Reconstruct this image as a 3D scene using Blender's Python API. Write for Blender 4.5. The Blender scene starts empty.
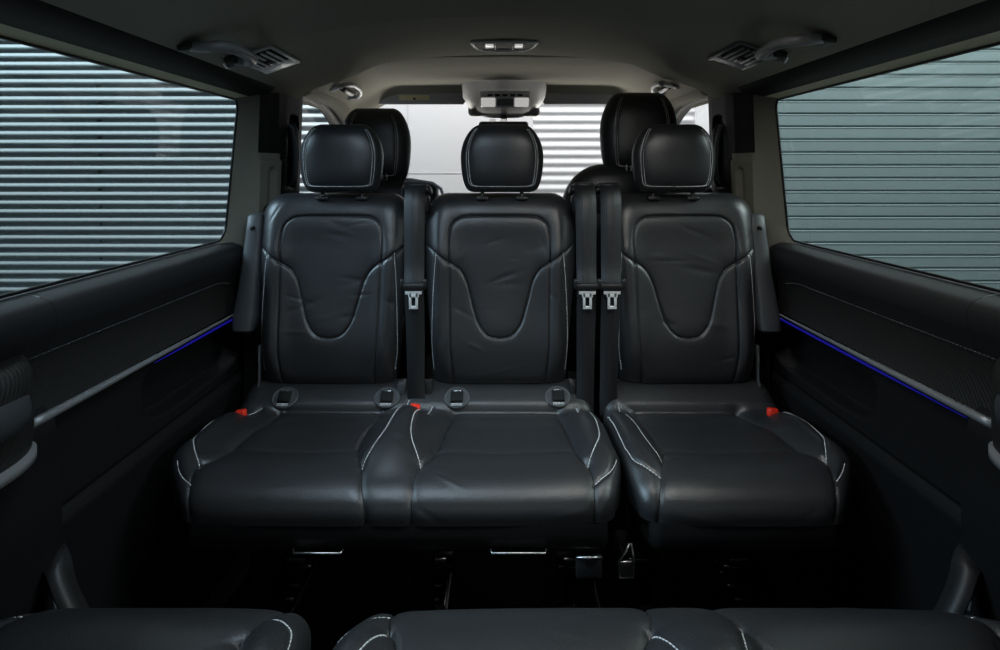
import bpy, bmesh, math, random
import numpy as np
from mathutils import Vector, Matrix
random.seed(4)
C = bpy.context.scene.collection
CZ = 1.60            # camera height above the ground
F = 600.0            # focal length in pixels of the 1000 wide frame
HY = 170.0           # image row of the horizon
XC = 0.02            # centre line of the van
ZF = -1.08           # cabin floor below the camera

# ------------------------------------------------------------------ materials
def mat(name, col, rough=.5, metal=0., spec=.5, bump=0., bscale=300., emit=None, es=1., var=0., vscale=8., sheen=0.):
    m = bpy.data.materials.new(name); m.use_nodes = True
    nt = m.node_tree; b = nt.nodes['Principled BSDF']
    b.inputs['Base Color'].default_value = (*col, 1)
    b.inputs['Roughness'].default_value = rough
    b.inputs['Metallic'].default_value = metal
    b.inputs['Specular IOR Level'].default_value = spec
    if sheen: b.inputs['Sheen Weight'].default_value = sheen
    if emit:
        b.inputs['Emission Color'].default_value = (*emit, 1); b.inputs['Emission Strength'].default_value = es
    tc = nt.nodes.new('ShaderNodeTexCoord')
    if bump:
        n = nt.nodes.new('ShaderNodeTexNoise'); n.inputs['Scale'].default_value = bscale; n.inputs['Detail'].default_value = 3
        nt.links.new(tc.outputs['Object'], n.inputs['Vector'])
        bp = nt.nodes.new('ShaderNodeBump'); bp.inputs['Strength'].default_value = bump; bp.inputs['Distance'].default_value = .002
        nt.links.new(n.outputs['Fac'], bp.inputs['Height']); nt.links.new(bp.outputs['Normal'], b.inputs['Normal'])
    if var:
        n2 = nt.nodes.new('ShaderNodeTexNoise'); n2.inputs['Scale'].default_value = vscale; n2.inputs['Detail'].default_value = 5
        nt.links.new(tc.outputs['Object'], n2.inputs['Vector'])
        mr = nt.nodes.new('ShaderNodeMapRange')
        mr.inputs['To Min'].default_value = max(0, rough-var); mr.inputs['To Max'].default_value = rough+var
        nt.links.new(n2.outputs['Fac'], mr.inputs['Value']); nt.links.new(mr.outputs['Result'], b.inputs['Roughness'])
    return m

def glass(name, tint, refl):
    m = bpy.data.materials.new(name); m.use_nodes = True
    nt = m.node_tree; nt.nodes.clear()
    o = nt.nodes.new('ShaderNodeOutputMaterial'); t = nt.nodes.new('ShaderNodeBsdfTransparent')
    t.inputs['Color'].default_value = (*tint, 1)
    g = nt.nodes.new('ShaderNodeBsdfGlossy'); g.inputs['Roughness'].default_value = .01
    g.inputs['Color'].default_value = (1, 1, 1, 1)
    lw = nt.nodes.new('ShaderNodeLayerWeight'); lw.inputs['Blend'].default_value = .5
    pw = nt.nodes.new('ShaderNodeMath'); pw.operation = 'POWER'; pw.inputs[1].default_value = 4.
    nt.links.new(lw.outputs['Facing'], pw.inputs[0])
    fr = nt.nodes.new('ShaderNodeMath'); fr.operation = 'MULTIPLY_ADD'; fr.inputs[1].default_value = .35; fr.inputs[2].default_value = refl
    nt.links.new(pw.outputs[0], fr.inputs[0])
    mx = nt.nodes.new('ShaderNodeMixShader')
    nt.links.new(fr.outputs[0], mx.inputs[0]); nt.links.new(t.outputs[0], mx.inputs[1]); nt.links.new(g.outputs[0], mx.inputs[2])
    nt.links.new(mx.outputs[0], o.inputs['Surface'])
    return m

def carbon(name):
    m = mat(name, (.014, .014, .013), .5)
    nt = m.node_tree; b = nt.nodes['Principled BSDF']
    tc = nt.nodes.new('ShaderNodeTexCoord'); mp = nt.nodes.new('ShaderNodeMapping'); mp.inputs['Rotation'].default_value = (.7, 0, 0)
    w = nt.nodes.new('ShaderNodeTexWave'); w.wave_type = 'BANDS'; w.bands_direction = 'Y'; w.inputs['Scale'].default_value = 42
    w.inputs['Distortion'].default_value = .6; w.inputs['Detail Scale'].default_value = 3
    nt.links.new(tc.outputs['Object'], mp.inputs[0]); nt.links.new(mp.outputs[0], w.inputs['Vector'])
    cr = nt.nodes.new('ShaderNodeValToRGB'); cr.color_ramp.elements[0].color = (.004, .004, .004, 1); cr.color_ramp.elements[1].color = (.024, .023, .020, 1)
    nt.links.new(w.outputs['Fac'], cr.inputs['Fac']); nt.links.new(cr.outputs[0], b.inputs['Base Color'])
    bp = nt.nodes.new('ShaderNodeBump'); bp.inputs['Strength'].default_value = .4; bp.inputs['Distance'].default_value = .001
    nt.links.new(w.outputs['Fac'], bp.inputs['Height']); nt.links.new(bp.outputs['Normal'], b.inputs['Normal'])
    return m

def webbing_mat(name):
    m = mat(name, (.013, .013, .014), .42, spec=.4)
    nt = m.node_tree; b = nt.nodes['Principled BSDF']
    tc = nt.nodes.new('ShaderNodeTexCoord')
    w = nt.nodes.new('ShaderNodeTexWave'); w.wave_type = 'BANDS'; w.bands_direction = 'X'; w.inputs['Scale'].default_value = 60
    nt.links.new(tc.outputs['Object'], w.inputs['Vector'])
    bp = nt.nodes.new('ShaderNodeBump'); bp.inputs['Strength'].default_value = .35; bp.inputs['Distance'].default_value = .001
    nt.links.new(w.outputs['Fac'], bp.inputs['Height']); nt.links.new(bp.outputs['Normal'], b.inputs['Normal'])
    return m

M = dict(
    leather=mat('black_leather', (.0185, .019, .0205), .37, spec=.6, bump=.25, bscale=420, var=.05, vscale=9),
    stitch=mat('pale_thread', (.62, .62, .62), .6),
    seam=mat('seam_thread', (.06, .06, .06), .6),
    black=mat('black_plastic', (.012, .012, .012), .42),
    matte=mat('matte_black', (.006, .006, .006), .7, spec=.2),
    greyp=mat('dark_grey_plastic', (.045, .048, .052), .45, bump=.2, bscale=500),
    skirt=mat('seat_shell_plastic', (.010, .010, .011), .45, spec=.4),
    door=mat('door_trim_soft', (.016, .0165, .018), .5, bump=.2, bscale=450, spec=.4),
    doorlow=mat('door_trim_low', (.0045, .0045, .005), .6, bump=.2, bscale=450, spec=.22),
    pillar=mat('pillar_trim', (.22, .215, .175), .55, bump=.2, bscale=450, spec=.3),
    reveal=mat('window_reveal_trim', (.62, .61, .42), .6, bump=.1),
    roof=mat('headliner_fabric', (.34, .325, .265), .9, spec=.1, bump=.35, bscale=700),
    roofroll=mat('roof_edge_trim', (.010, .010, .0095), .6, spec=.3),
    metal=mat('satin_metal', (.55, .55, .55), .3, metal=1.),
    plate=mat('bright_plate', (.75, .75, .74), .35, metal=.3),
    chrome=mat('chrome', (.8, .8, .8), .15, metal=1.),
    strip=mat('door_strip_metal', (.30, .31, .32), .42, metal=.5),
    carpet=mat('black_carpet', (.004, .004, .0045), .95, spec=.05, bump=.6, bscale=250),
    rail=mat('floor_rail_metal', (.03, .03, .03), .35, metal=.9),
    sill=mat('floor_sill_plastic', (.022, .024, .026), .5),
    red=mat('red_button', (.75, .03, .012), .4, emit=None),
    led=mat('blue_led', (.01, .01, .1), .5, emit=(.02, .01, 1.), es=.14),
    lightp=mat('light_grey_plastic', (.50, .50, .53), .35),
    midp=mat('mid_grey_plastic', (.20, .20, .22), .45), ventp=mat('lit_vent_plastic', (.8, .8, .81), .4), ventd=mat('grey_vent_plastic', (.2, .2, .205), .4),
    visor=mat('visor_fabric', (.5, .5, .52), .8, spec=.2, bump=.2, bscale=500),
    lens=mat('lens_added_glow', (.75, .75, .74), .12, spec=.6, emit=(1, .98, .94), es=.42),  # glow added in place of the bright reflection on the lenses
    label=mat('yellow_label', (.92, .85, .52), .6),
    ink=mat('label_ink', (.05, .05, .05), .6),
    white=mat('white_print', (.75, .75, .75), .5),
    web=webbing_mat('belt_webbing'),
    carbon=carbon('woven_trim'),
    tint=glass('tinted_glass', (.50, .565, .575), .035),
    clear=glass('clear_glass', (.96, .96, .96), .02),
    frit=mat('black_glass_edge', (.004, .004, .004), .4),
    wallcor=mat('corrugated_blue_grey', (.52, .60, .63), .45, spec=.4, var=.05),
    wallwhite=mat('white_wall_panel', (.66, .66, .67), .6),
    corwhite=mat('corrugated_white', (.66, .66, .67), .45, spec=.3),
    door_out=mat('roller_door_teal', (.30, .37, .375), .4, spec=.4, var=.08, vscale=3),
    ground=mat('concrete_ground', (.45, .45, .45), .8),
    screw=mat('screw_heads', (.05, .05, .05), .4),
)

# ------------------------------------------------------------------ helpers
BASE = {}
def tag(o, label=None, cat=None, group=None, kind=None):
    if label: o['label'] = label
    if cat: o['category'] = cat
    if group: o['group'] = group
    if kind: o['kind'] = kind
    return o
def W(x, y, z): return (x, y, z + CZ)          # camera relative -> world
def thing(name, loc, label, cat, group=None):
    o = bpy.data.objects.new(name, None); C.objects.link(o); o.empty_display_size = .05
    o.location = W(*loc); BASE[o.name] = np.array(W(*loc))
    return tag(o, label, cat, group)
def part(name, V, Fc, m, parent=None, smooth=True):
    """V in camera-relative coordinates (z up, 0 = camera height)."""
    V = np.asarray(V, float).reshape(-1, 3) + np.array([0, 0, CZ])
    b = np.zeros(3)
    if parent is not None: b = BASE[parent.name]
    else: b = np.array([V[:, 0].mean(), V[:, 1].mean(), V[:, 2].min()])
    me = bpy.data.meshes.new(name); me.from_pydata((V - b).tolist(), [], [list(map(int, f)) for f in Fc]); me.validate(); me.update()
    if m is not None: me.materials.append(m)
    if smooth:
        me.polygons.foreach_set('use_smooth', [True]*len(me.polygons))
    o = bpy.data.objects.new(name, me); C.objects.link(o)
    if parent is not None:
        o.parent = parent
    else: o.location = b
    BASE[o.name] = b
    return o
class MB:
    def __init__(s): s.v = []; s.f = []
    def add(s, V, Fc):
        n = len(s.v); s.v += [tuple(map(float, p)) for p in V]; s.f += [[i+n for i in f] for f in Fc]; return s
    def grid(s, P, flip=False, wrap=False):
        P = np.asarray(P); m, n = P.shape[:2]; V = P.reshape(-1, 3); fs = []
        for i in range(m-1):
            for j in range(n if wrap else n-1):
                a = i*n+j; b = i*n+(j+1) % n; c = (i+1)*n+(j+1) % n; d = (i+1)*n+j
                fs.append([a, d, c, b] if flip else [a, b, c, d])
        return s.add(V, fs)
    def box(s, c, d, bev=.0, rot=None, seg=2):
        bm = bmesh.new(); bmesh.ops.create_cube(bm, size=1)
        for v in bm.verts: v.co = Vector((v.co.x*d[0], v.co.y*d[1], v.co.z*d[2]))
        if bev > 0: bmesh.ops.bevel(bm, geom=bm.edges[:], offset=min(bev, min(d)*.49), segments=seg, profile=.5, affect='EDGES')
        R = rot if rot is not None else Matrix.Identity(3)
        bm.verts.ensure_lookup_table(); bm.verts.index_update()
        V = [tuple(R @ v.co + Vector(c)) for v in bm.verts]; fs = [[v.index for v in f.verts] for f in bm.faces]
        bm.free(); return s.add(V, fs)
    def tube(s, pts, r, n=8, cap=True, flat=1.0, up=None, closed=False):
        pts = [Vector(p) for p in pts]; N = len(pts); rr = r if hasattr(r, '__len__') else [r]*N
        rings = []; prev = None
        for i, p in enumerate(pts):
            if closed: t = (pts[(i+1) % N]-pts[i-1])
            else: t = pts[min(i+1, N-1)]-pts[max(i-1, 0)]
            t = t.normalized()
            if up is not None: u = Vector(up); u = (u - t*u.dot(t))
            elif prev is None:
                u = Vector((0, 0, 1)); u = u - t*u.dot(t)
                if u.length < .1: u = Vector((1, 0, 0)); u = u - t*u.dot(t)
            else: u = prev - t*prev.dot(t)
            u.normalize(); prev = u; w = t.cross(u)
            rings.append([tuple(p + (u*math.cos(a)*flat + w*math.sin(a))*rr[i]) for a in [2*math.pi*k/n for k in range(n)]])
        V = [q for ring in rings for q in ring]; fs = []
        for i in range(N if closed else N-1):
            for k in range(n):
                a = i*n+k; b = i*n+(k+1) % n; i2 = (i+1) % N
                fs.append([a, b, i2*n+(k+1) % n, i2*n+k])
        if cap and not closed: fs += [list(range(n))[::-1], [(N-1)*n+k for k in range(n)]]
        return s.add(V, fs)
    def prism(s, poly, o, ax, ay, h):
        """poly 2D on plane origin o with unit axes ax, ay; extruded by h along ax x ay"""
        ax = Vector(ax).normalized(); ay = Vector(ay).normalized(); nz = ax.cross(ay); o = Vector(o); n = len(poly)
        V = [tuple(o+ax*x+ay*y) for x, y in poly]+[tuple(o+ax*x+ay*y+nz*h) for x, y in poly]
        fs = [list(range(n))[::-1], [n+i for i in range(n)]]+[[i, (i+1) % n, n+(i+1) % n, n+i] for i in range(n)]
        return s.add(V, fs)
    def ribbon(s, pts, w, th, side=(1, 0, 0)):
        """flat strap with real thickness"""
        pts = [Vector(p) for p in pts]; sd = Vector(side).normalized(); rings = []
        for i, p in enumerate(pts):
            t = (pts[min(i+1, len(pts)-1)]-pts[max(i-1, 0)]).normalized(); nn = t.cross(sd).normalized(); s2 = nn.cross(t).normalized()
            ww = w[i] if hasattr(w, '__len__') else w
            rings.append([p-s2*ww/2-nn*th/2, p-s2*ww/2+nn*th/2, p+s2*ww/2+nn*th/2, p+s2*ww/2-nn*th/2])
        V = [tuple(q) for r in rings for q in r]; fs = []
        for i in range(len(pts)-1):
            for k in range(4): fs.append([i*4+k, i*4+(k+1) % 4, (i+1)*4+(k+1) % 4, (i+1)*4+k])
        L = (len(pts)-1)*4; fs += [[3, 2, 1, 0], [L, L+1, L+2, L+3]]
        return s.add(V, fs)
    def build(s, name, m, parent=None, smooth=True):
        return part(name, s.v, s.f, m, parent, smooth)
def sharp(o, ang=35):
    o.data.set_sharp_from_angle(angle=math.radians(ang)); return o
def at(px, py, Y): return (( px-500)/F*Y, Y, (HY-py)/F*Y)
def sm(x, a, b):
    t = np.clip((x-a)/(b-a), 0, 1); return t*t*(3-2*t)
def densify(pts, step=.006):
    """Catmull-Rom through 2D points, resampled"""
    P = np.array(pts, float); out = []
    Q = np.vstack([2*P[0]-P[1], P, 2*P[-1]-P[-2]])
    for i in range(1, len(Q)-2):
        p0, p1, p2, p3 = Q[i-1], Q[i], Q[i+1], Q[i+2]
        n = max(2, int(np.linalg.norm(p2-p1)/step))
        for k in range(n):
            t = k/n
            out.append(.5*((2*p1)+(-p0+p2)*t+(2*p0-5*p1+4*p2-p3)*t*t+(-p0+3*p1-3*p2+p3)*t**3))
    out.append(P[-1]); return np.array(out)
def dist(X, Z, poly):
    """distance from points to polyline"""
    D = np.full(X.shape, 9.)
    a = poly[:-1]; b = poly[1:]
    for p, q in zip(a, b):
        d = q-p; L = (d*d).sum()+1e-12
        t = np.clip(((X-p[0])*d[0]+(Z-p[1])*d[1])/L, 0, 1)
        D = np.minimum(D, np.hypot(X-p[0]-t*d[0], Z-p[1]-t*d[1]))
    return D
def inside(X, Z, poly):
    r = np.zeros(X.shape, bool); n = len(poly)
    for i in range(n):
        x1, y1 = poly[i]; x2, y2 = poly[(i+1) % n]
        c = ((y1 > Z) != (y2 > Z)) & (X < (x2-x1)*(Z-y1)/((y2-y1)+1e-15)+x1)
        r ^= c
    return r
def dashes(mb, pts, r=.0011, on=.0055, off=.002, cont=False):
    P = np.array(pts)
    if cont: mb.tube(P, r, 5); return
    L = np.r_[0, np.cumsum(np.linalg.norm(np.diff(P, axis=0), axis=1))]
    s = 0
    while s+on < L[-1]:
        a = [np.interp(s+k*on/2, L, P[:, i]) for k in range(3) for i in range(3)]
        mb.tube([a[0:3], a[3:6], a[6:9]], r, 5); s += on+off

# ------------------------------------------------------------------ backrest
T = .143
def bpt(px, py, cx=499.):
    Y = (1.69+T*.64)/(1+T*(py-HY)/F)
    return ((px-cx)/F*Y, (HY-py)/F*Y)
def half(pts):     # (offset px, row) from outside to the middle -> full symmetric local curve
    L = [bpt(499-o, y) for o, y in pts]; R = [(-x, z) for x, z in L[::-1]]
    if abs(L[-1][0]) < 1e-6: R = R[1:]
    return L+R
V_LINE = densify(half([(78, 242), (64, 252), (53, 260), (41, 268), (33, 281), (28, 300), (22, 321), (14, 333), (6, 336.5), (0, 337)]))
ARCH = densify(half([(50.5, 260), (50.5, 240), (48, 226), (42, 219), (32, 216), (0, 215.5)]))
VERTS = [densify([bpt(499+s*o, y) for o, y in [(50, 262), (50, 300), (49, 345), (46, 384)]]) for s in (-1, 1)]
PIPE = [densify([bpt(499+s*o, y) for o, y in [(63, 252), (66, 290), (68, 345), (66, 372)]]) for s in (-1, 1)]
ZT, ZB = bpt(0, 193.5)[1], bpt(0, 390)[1]
def insert_poly():
    v = [p for p in V_LINE if abs(p[0]) < .148]
    a = [p for p in ARCH if p[1] > v[0][1]]
    return np.array(list(v)+list(a)[::-1])
INS = insert_poly()
def hw_back(z):
    zt = (z-ZB)/(ZT-ZB)
    w = .192+.033*sm(zt, .0, .72)
    w = w-.010*sm(zt, .78, 1.)
    r = .062; d = z-(ZT-r)
    c = np.where(d > 0, r-np.sqrt(np.maximum(r*r-np.minimum(d, r)**2, 0)), 0)
    r2 = .03; d2 = (ZB+r2)-z
    c2 = np.where(d2 > 0, r2-np.sqrt(np.maximum(r2*r2-np.minimum(d2, r2)**2, 0)), 0)
    return w-c-c2
def edge_samples(n, k=1.9):
    t = np.linspace(-1, 1, n)
    return np.sign(t)*(1-(1-np.abs(t))**k)
def back_disp(X, Z, seed):
    """forward bulge in metres"""
    ax = np.abs(X)
    d = .026*np.exp(-((ax-.175)/.045)**2)*sm(Z, ZB, ZB+.12)*(1-sm(Z, -.25, -.12)*.6)       # side bolsters
    d += .006*sm(Z, -.22, -.12)                                                          # collar
    d += .010*np.exp(-((Z+.50)/.09)**2)                                                  # lumbar swell
    ins = inside(X, Z, INS)
    dv = dist(X, Z, V_LINE); da = dist(X, Z, ARCH)
    for D, w, g in ((dv, .0030, .0050), (da, .0030, .0048)):
        d -= g*np.exp(-(D/w)**2)+.0013*np.exp(-(D/.010)**2)
    for P in VERTS: D = dist(X, Z, P); d -= .0045*np.exp(-(D/.0033)**2)+.0018*np.exp(-(D/.010)**2)
    for P in PIPE: D = dist(X, Z, P); d -= .003*np.exp(-(D/.003)**2)
    d += np.where(ins, .002*(1-np.exp(-(np.minimum(dv, da)/.02)**2)), 0)
    rs = np.random.RandomState(seed)
    for _ in range(26):       # soft leather creases
        cx, cz = rs.uniform(-.2, .2), rs.uniform(ZB, ZT); an = rs.uniform(-.5, .5) if abs(cx) < .12 else rs.uniform(.6, 1.3)*np.sign(-cx)
        u = (X-cx)*math.cos(an)+(Z-cz)*math.sin(an); v = -(X-cx)*math.sin(an)+(Z-cz)*math.cos(an)
        d += rs.uniform(-.0018, .0014)*np.exp(-(u/rs.uniform(.02, .05))**2-(v/rs.uniform(.004, .010))**2)
    return d
def back_point(X, Z, seed, u, zn):
    TH = .062
    prof = (np.maximum(1-np.abs(u)**5.0, 0))**(1/2.6)*(np.maximum(1-np.abs(zn)**9, 0))**(1/2.4)
    fade = np.minimum(1, prof*1.15)
    dep = TH*prof+back_disp(X, Z, seed)*fade
    Y0 = 1.745+T*(Z+.64)
    return Y0-dep
def make_backrest(cx, parent, seed):
    nu, nv = 210, 260
    u = edge_samples(nu, 1.4); v = edge_samples(nv, 1.4)
    U, Vn = np.meshgrid(u, v)
    Z = (ZT+ZB)/2+Vn*(ZT-ZB)/2
    X = U*hw_back(Z)
    Y = back_point(X, Z, seed, U, Vn)
    P = np.stack([X+cx, Y, Z], -1)
    # faces split in the pad inside the arch and the rest
    ctrX = (X[:-1, :-1]+X[1:, 1:])/2; ctrZ = (Z[:-1, :-1]+Z[1:, 1:])/2
    msk = inside(ctrX, ctrZ, INS)
    n = nu
    def sel(m):
        fs = []
        for i, j in zip(*np.nonzero(m)):
            a = i*n+j; fs.append([a, a+1, a+n+1, a+n])
        used = sorted({k for f in fs for k in f}); mp = {k: q for q, k in enumerate(used)}
        return P.reshape(-1, 3)[used], [[mp[k] for k in f] for f in fs]
    Vv, fs = sel(~msk)
    # back shell closes the cushion
    mb = MB(); mb.add(Vv, fs)
    uu = edge_samples(30); vv = edge_samples(30); UU, VV = np.meshgrid(uu, vv); ZZ = (ZT+ZB)/2+VV*(ZT-ZB)/2; XX = UU*hw_back(ZZ)
    YY = 1.745+T*(ZZ+.64)+.05*(np.maximum(1-np.abs(UU)**6, 0))**(1/3)*(np.maximum(1-np.abs(VV)**9, 0))**(1/3)
    mb.grid(np.stack([XX+cx, YY, ZZ], -1), flip=True)
    back = mb.build('backrest', M['leather'], parent)
    part('centre_panel', *sel(msk), M['leather'], back)
    def on(poly, dz=0., lift=.0004):
        x, z = poly[:, 0], poly[:, 1]; h = hw_back(z); uu = np.clip(x/h, -1, 1); zn = (z-(ZT+ZB)/2)/((ZT-ZB)/2)
        y = back_point(x, z, seed, uu, zn)-lift
        return np.stack([x+cx, y, z], -1)
    for P_ in [V_LINE, ARCH]+VERTS: st = MB(); q_ = on(P_, 0, -.0008); dashes(st, q_, .0013, cont=True); st.build('seam', M['matte'], back)
    for P_ in PIPE: st = MB(); dashes(st, on(P_), .0011); st.build('stitching', M['stitch'], back)
    return back

HR = densify([(-1, .68), (-.965, .78), (-.86, .875), (-.6, .95), (-.25, .99), (.1, 1.), (.4, .955), (.65, .865), (.83, .76), (.94, .65), (1, .52)], .02)
HR = HR[np.argsort(HR[:, 0])]
def make_headrest(cx, cy, cz, parent, s=1.0, inset=.82, lean=.0, hi=1.0, posts=True, depth=.05):
    nu, nv = 70, 60
    U, Vn = np.meshgrid(edge_samples(nu, 1.6), edge_samples(nv, 1.6))
    HH = .100*s*hi
    def hw(v): return s*.1215*np.interp(v, HR[:, 0], HR[:, 1])
    def yy(U, Vn, sgn):
        prof = (np.maximum(1-np.abs(U)**2.8, 0))**(1/2.2)*(np.maximum(1-np.abs(Vn)**3.6, 0))**(1/2.2)
        return cy+sgn*depth*s*prof-sgn*.012*s*prof*(np.abs(U)**2)*0
    # groove following the piping
    def loop(k):
        pts = []
        for t in np.linspace(0, 1, 60):
            if t < .4: v = .86-(t/.4)*1.5; pts.append((-k*float(hw(v)), v))
            elif t < .6: pass
            else: v = -.64+((t-.6)/.4)*1.5; pts.append((k*float(hw(v)), v))
        L = [p for p in pts if p[0] < 0]; R = [p for p in pts if p[0] > 0]
        xb = L[-1][0]; low = [(xb*.97, -.73), (xb*.88, -.80), (xb*.6, -.82), (0, -.82), (-xb*.6, -.82), (-xb*.88, -.80), (-xb*.97, -.73)]
        return [np.array(q) for q in L+low+R]
    lp = np.array(loop(inset)); lpm = np.stack([lp[:, 0], lp[:, 1]*HH], -1)
    X = U*hw(Vn); Zl = Vn*HH
    Yf = yy(U, Vn, -1)
    D = dist(X, Zl, lpm); Yf = Yf+.0035*np.exp(-(D/.003)**2)
    mb = MB(); sh = lean*Zl
    mb.grid(np.stack([X+cx, Yf+sh, Zl+cz], -1)); mb.grid(np.stack([X+cx, yy(U, Vn, 1)+sh, Zl+cz], -1), flip=True)
    h = mb.build('headrest', M['leather'], parent)
    for k in (inset-.025, inset+.03):
        st = MB()
        q = densify(loop(k), .006*30); x = q[:, 0]; v = q[:, 1]
        u_ = x/hw(v)
        y = yy(u_, v, -1)+lean*v*HH-.0003
        dashes(st, np.stack([x+cx, y, v*HH+cz], -1), .0009)
        st.build('stitching', M['stitch'], h)
    if posts:
        for sx in (-1, 1):
            p = MB(); p.tube([(cx+sx*.058*s, cy+.005, cz-HH*.9), (cx+sx*.058*s, cy+.012, cz-HH-.05)], .006, 10)
            p.build('headrest_post', M['black'], h)
            p = MB(); p.box((cx+sx*.058*s, cy+.010, cz-HH-.018), (.036, .03, .012), .004)
            p.build('post_collar', M['black'], h)
    return h

# ------------------------------------------------------------------ cushion
PROF = [(1.775, -.640), (1.755, -.612), (1.725, -.606), (1.690, -.617), (1.655, -.640), (1.628, -.660), (1.56, -.658), (1.46, -.648),
        (1.375, -.641), (1.34, -.6365), (1.30, -.6375), (1.265, -.645), (1.235, -.658), (1.215, -.675), (1.206, -.695), (1.205, -.716)]
PR = densify(PROF, .005)
SL = np.r_[0, np.cumsum(np.linalg.norm(np.diff(PR, axis=0), axis=1))]
STOT = SL[-1]
ROWS = HY-PR[:, 1]/PR[:, 0]*F
i0 = int(np.argmax(PR[:, 0] < 1.70))
def cpt(px, py):
    s = np.interp(py, ROWS[i0:], SL[i0:]); Y = np.interp(s, SL, PR[:, 0])
    return ((px-500)/F*Y, s)
def S_at(Y): return float(np.interp(-Y, -PR[:, 0], SL))
def prof(s): return np.interp(s, SL, PR[:, 0]), np.interp(s, SL, PR[:, 1])
S_C1 = cpt(500, 410)[1]; S_C2 = cpt(500, 448.5)[1]; S_LIP = cpt(500, 465)[1]
# seams (px, row) read on the cushion surface: kind d = deep seam, p = pale piping, f = fine seam
bench_seams = [
    ('d', [(278, 412), (269, 420), (250, 433), (233, 445), (218, 455), (199, 463)]),
    ('f', [(199, 463), (192, 474), (188, 490), (187, 522)]),
    ('p', [(262, 408), (240, 417), (222, 423), (207, 431), (196, 442), (193, 452), (199, 463)]),
    ('p', [(176.5, 462), (177, 470), (181, 478), (189, 485)]),
    ('d', [(382, 416), (366, 434), (359, 446), (358.6, 455), (361.5, 465)]),
    ('p', [(409, 400), (404, 414), (392, 433), (379, 450), (361.5, 465)]),
    ('f', [(361.5, 465), (361.5, 487), (364, 510), (366, 526)]),
    ('p', [(432.6, 406), (418, 422), (411.6, 436), (412, 449), (421, 463.6)]),
    ('d', [(453, 415), (443, 437), (434, 453), (421, 463.6)]),
    ('f', [(421, 463.6), (413.6, 478), (411.6, 500), (411.6, 526)]),
    ('d', [(558, 415), (567, 434), (579, 455), (588, 464)]),
    ('p', [(576, 408), (590.5, 421), (598.5, 437), (598, 450), (588, 464)]),
    ('f', [(588, 464), (593.5, 478), (595, 490), (595, 526)]),
    ('p', [(617.5, 459), (611, 472), (594.5, 486)]),
    ('d', [(285, 410), (380, 411)]), ('f', [(232, 446), (300, 449), (359, 449)]),
    ('d', [(455, 411), (557, 411)]), ('f', [(437, 449), (500, 449), (575, 449)]),
]
single_seams = [
    ('d', [(634, 415), (646, 431), (660, 447.5), (663, 458)]),
    ('p', [(618, 404), (631, 425.5), (648.5, 446), (662, 458)]),
    ('f', [(662, 458), (662, 477), (661, 500), (659.6, 526)]),
    ('p', [(606.5, 414), (616, 437), (631, 458), (645, 468), (661.6, 477)]),
    ('d', [(739, 413), (771, 430), (795, 446), (812, 454), (827, 461)]),
    ('p', [(770, 415), (789, 423), (809, 433), (823, 446), (827, 461)]),
    ('f', [(827, 461), (833, 475), (836, 522)]),
    ('p', [(846, 464), (843, 473), (837, 482)]),
    ('d', [(636, 411), (738, 411)]), ('f', [(660, 449), (720, 449), (797, 448)]),
]
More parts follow.
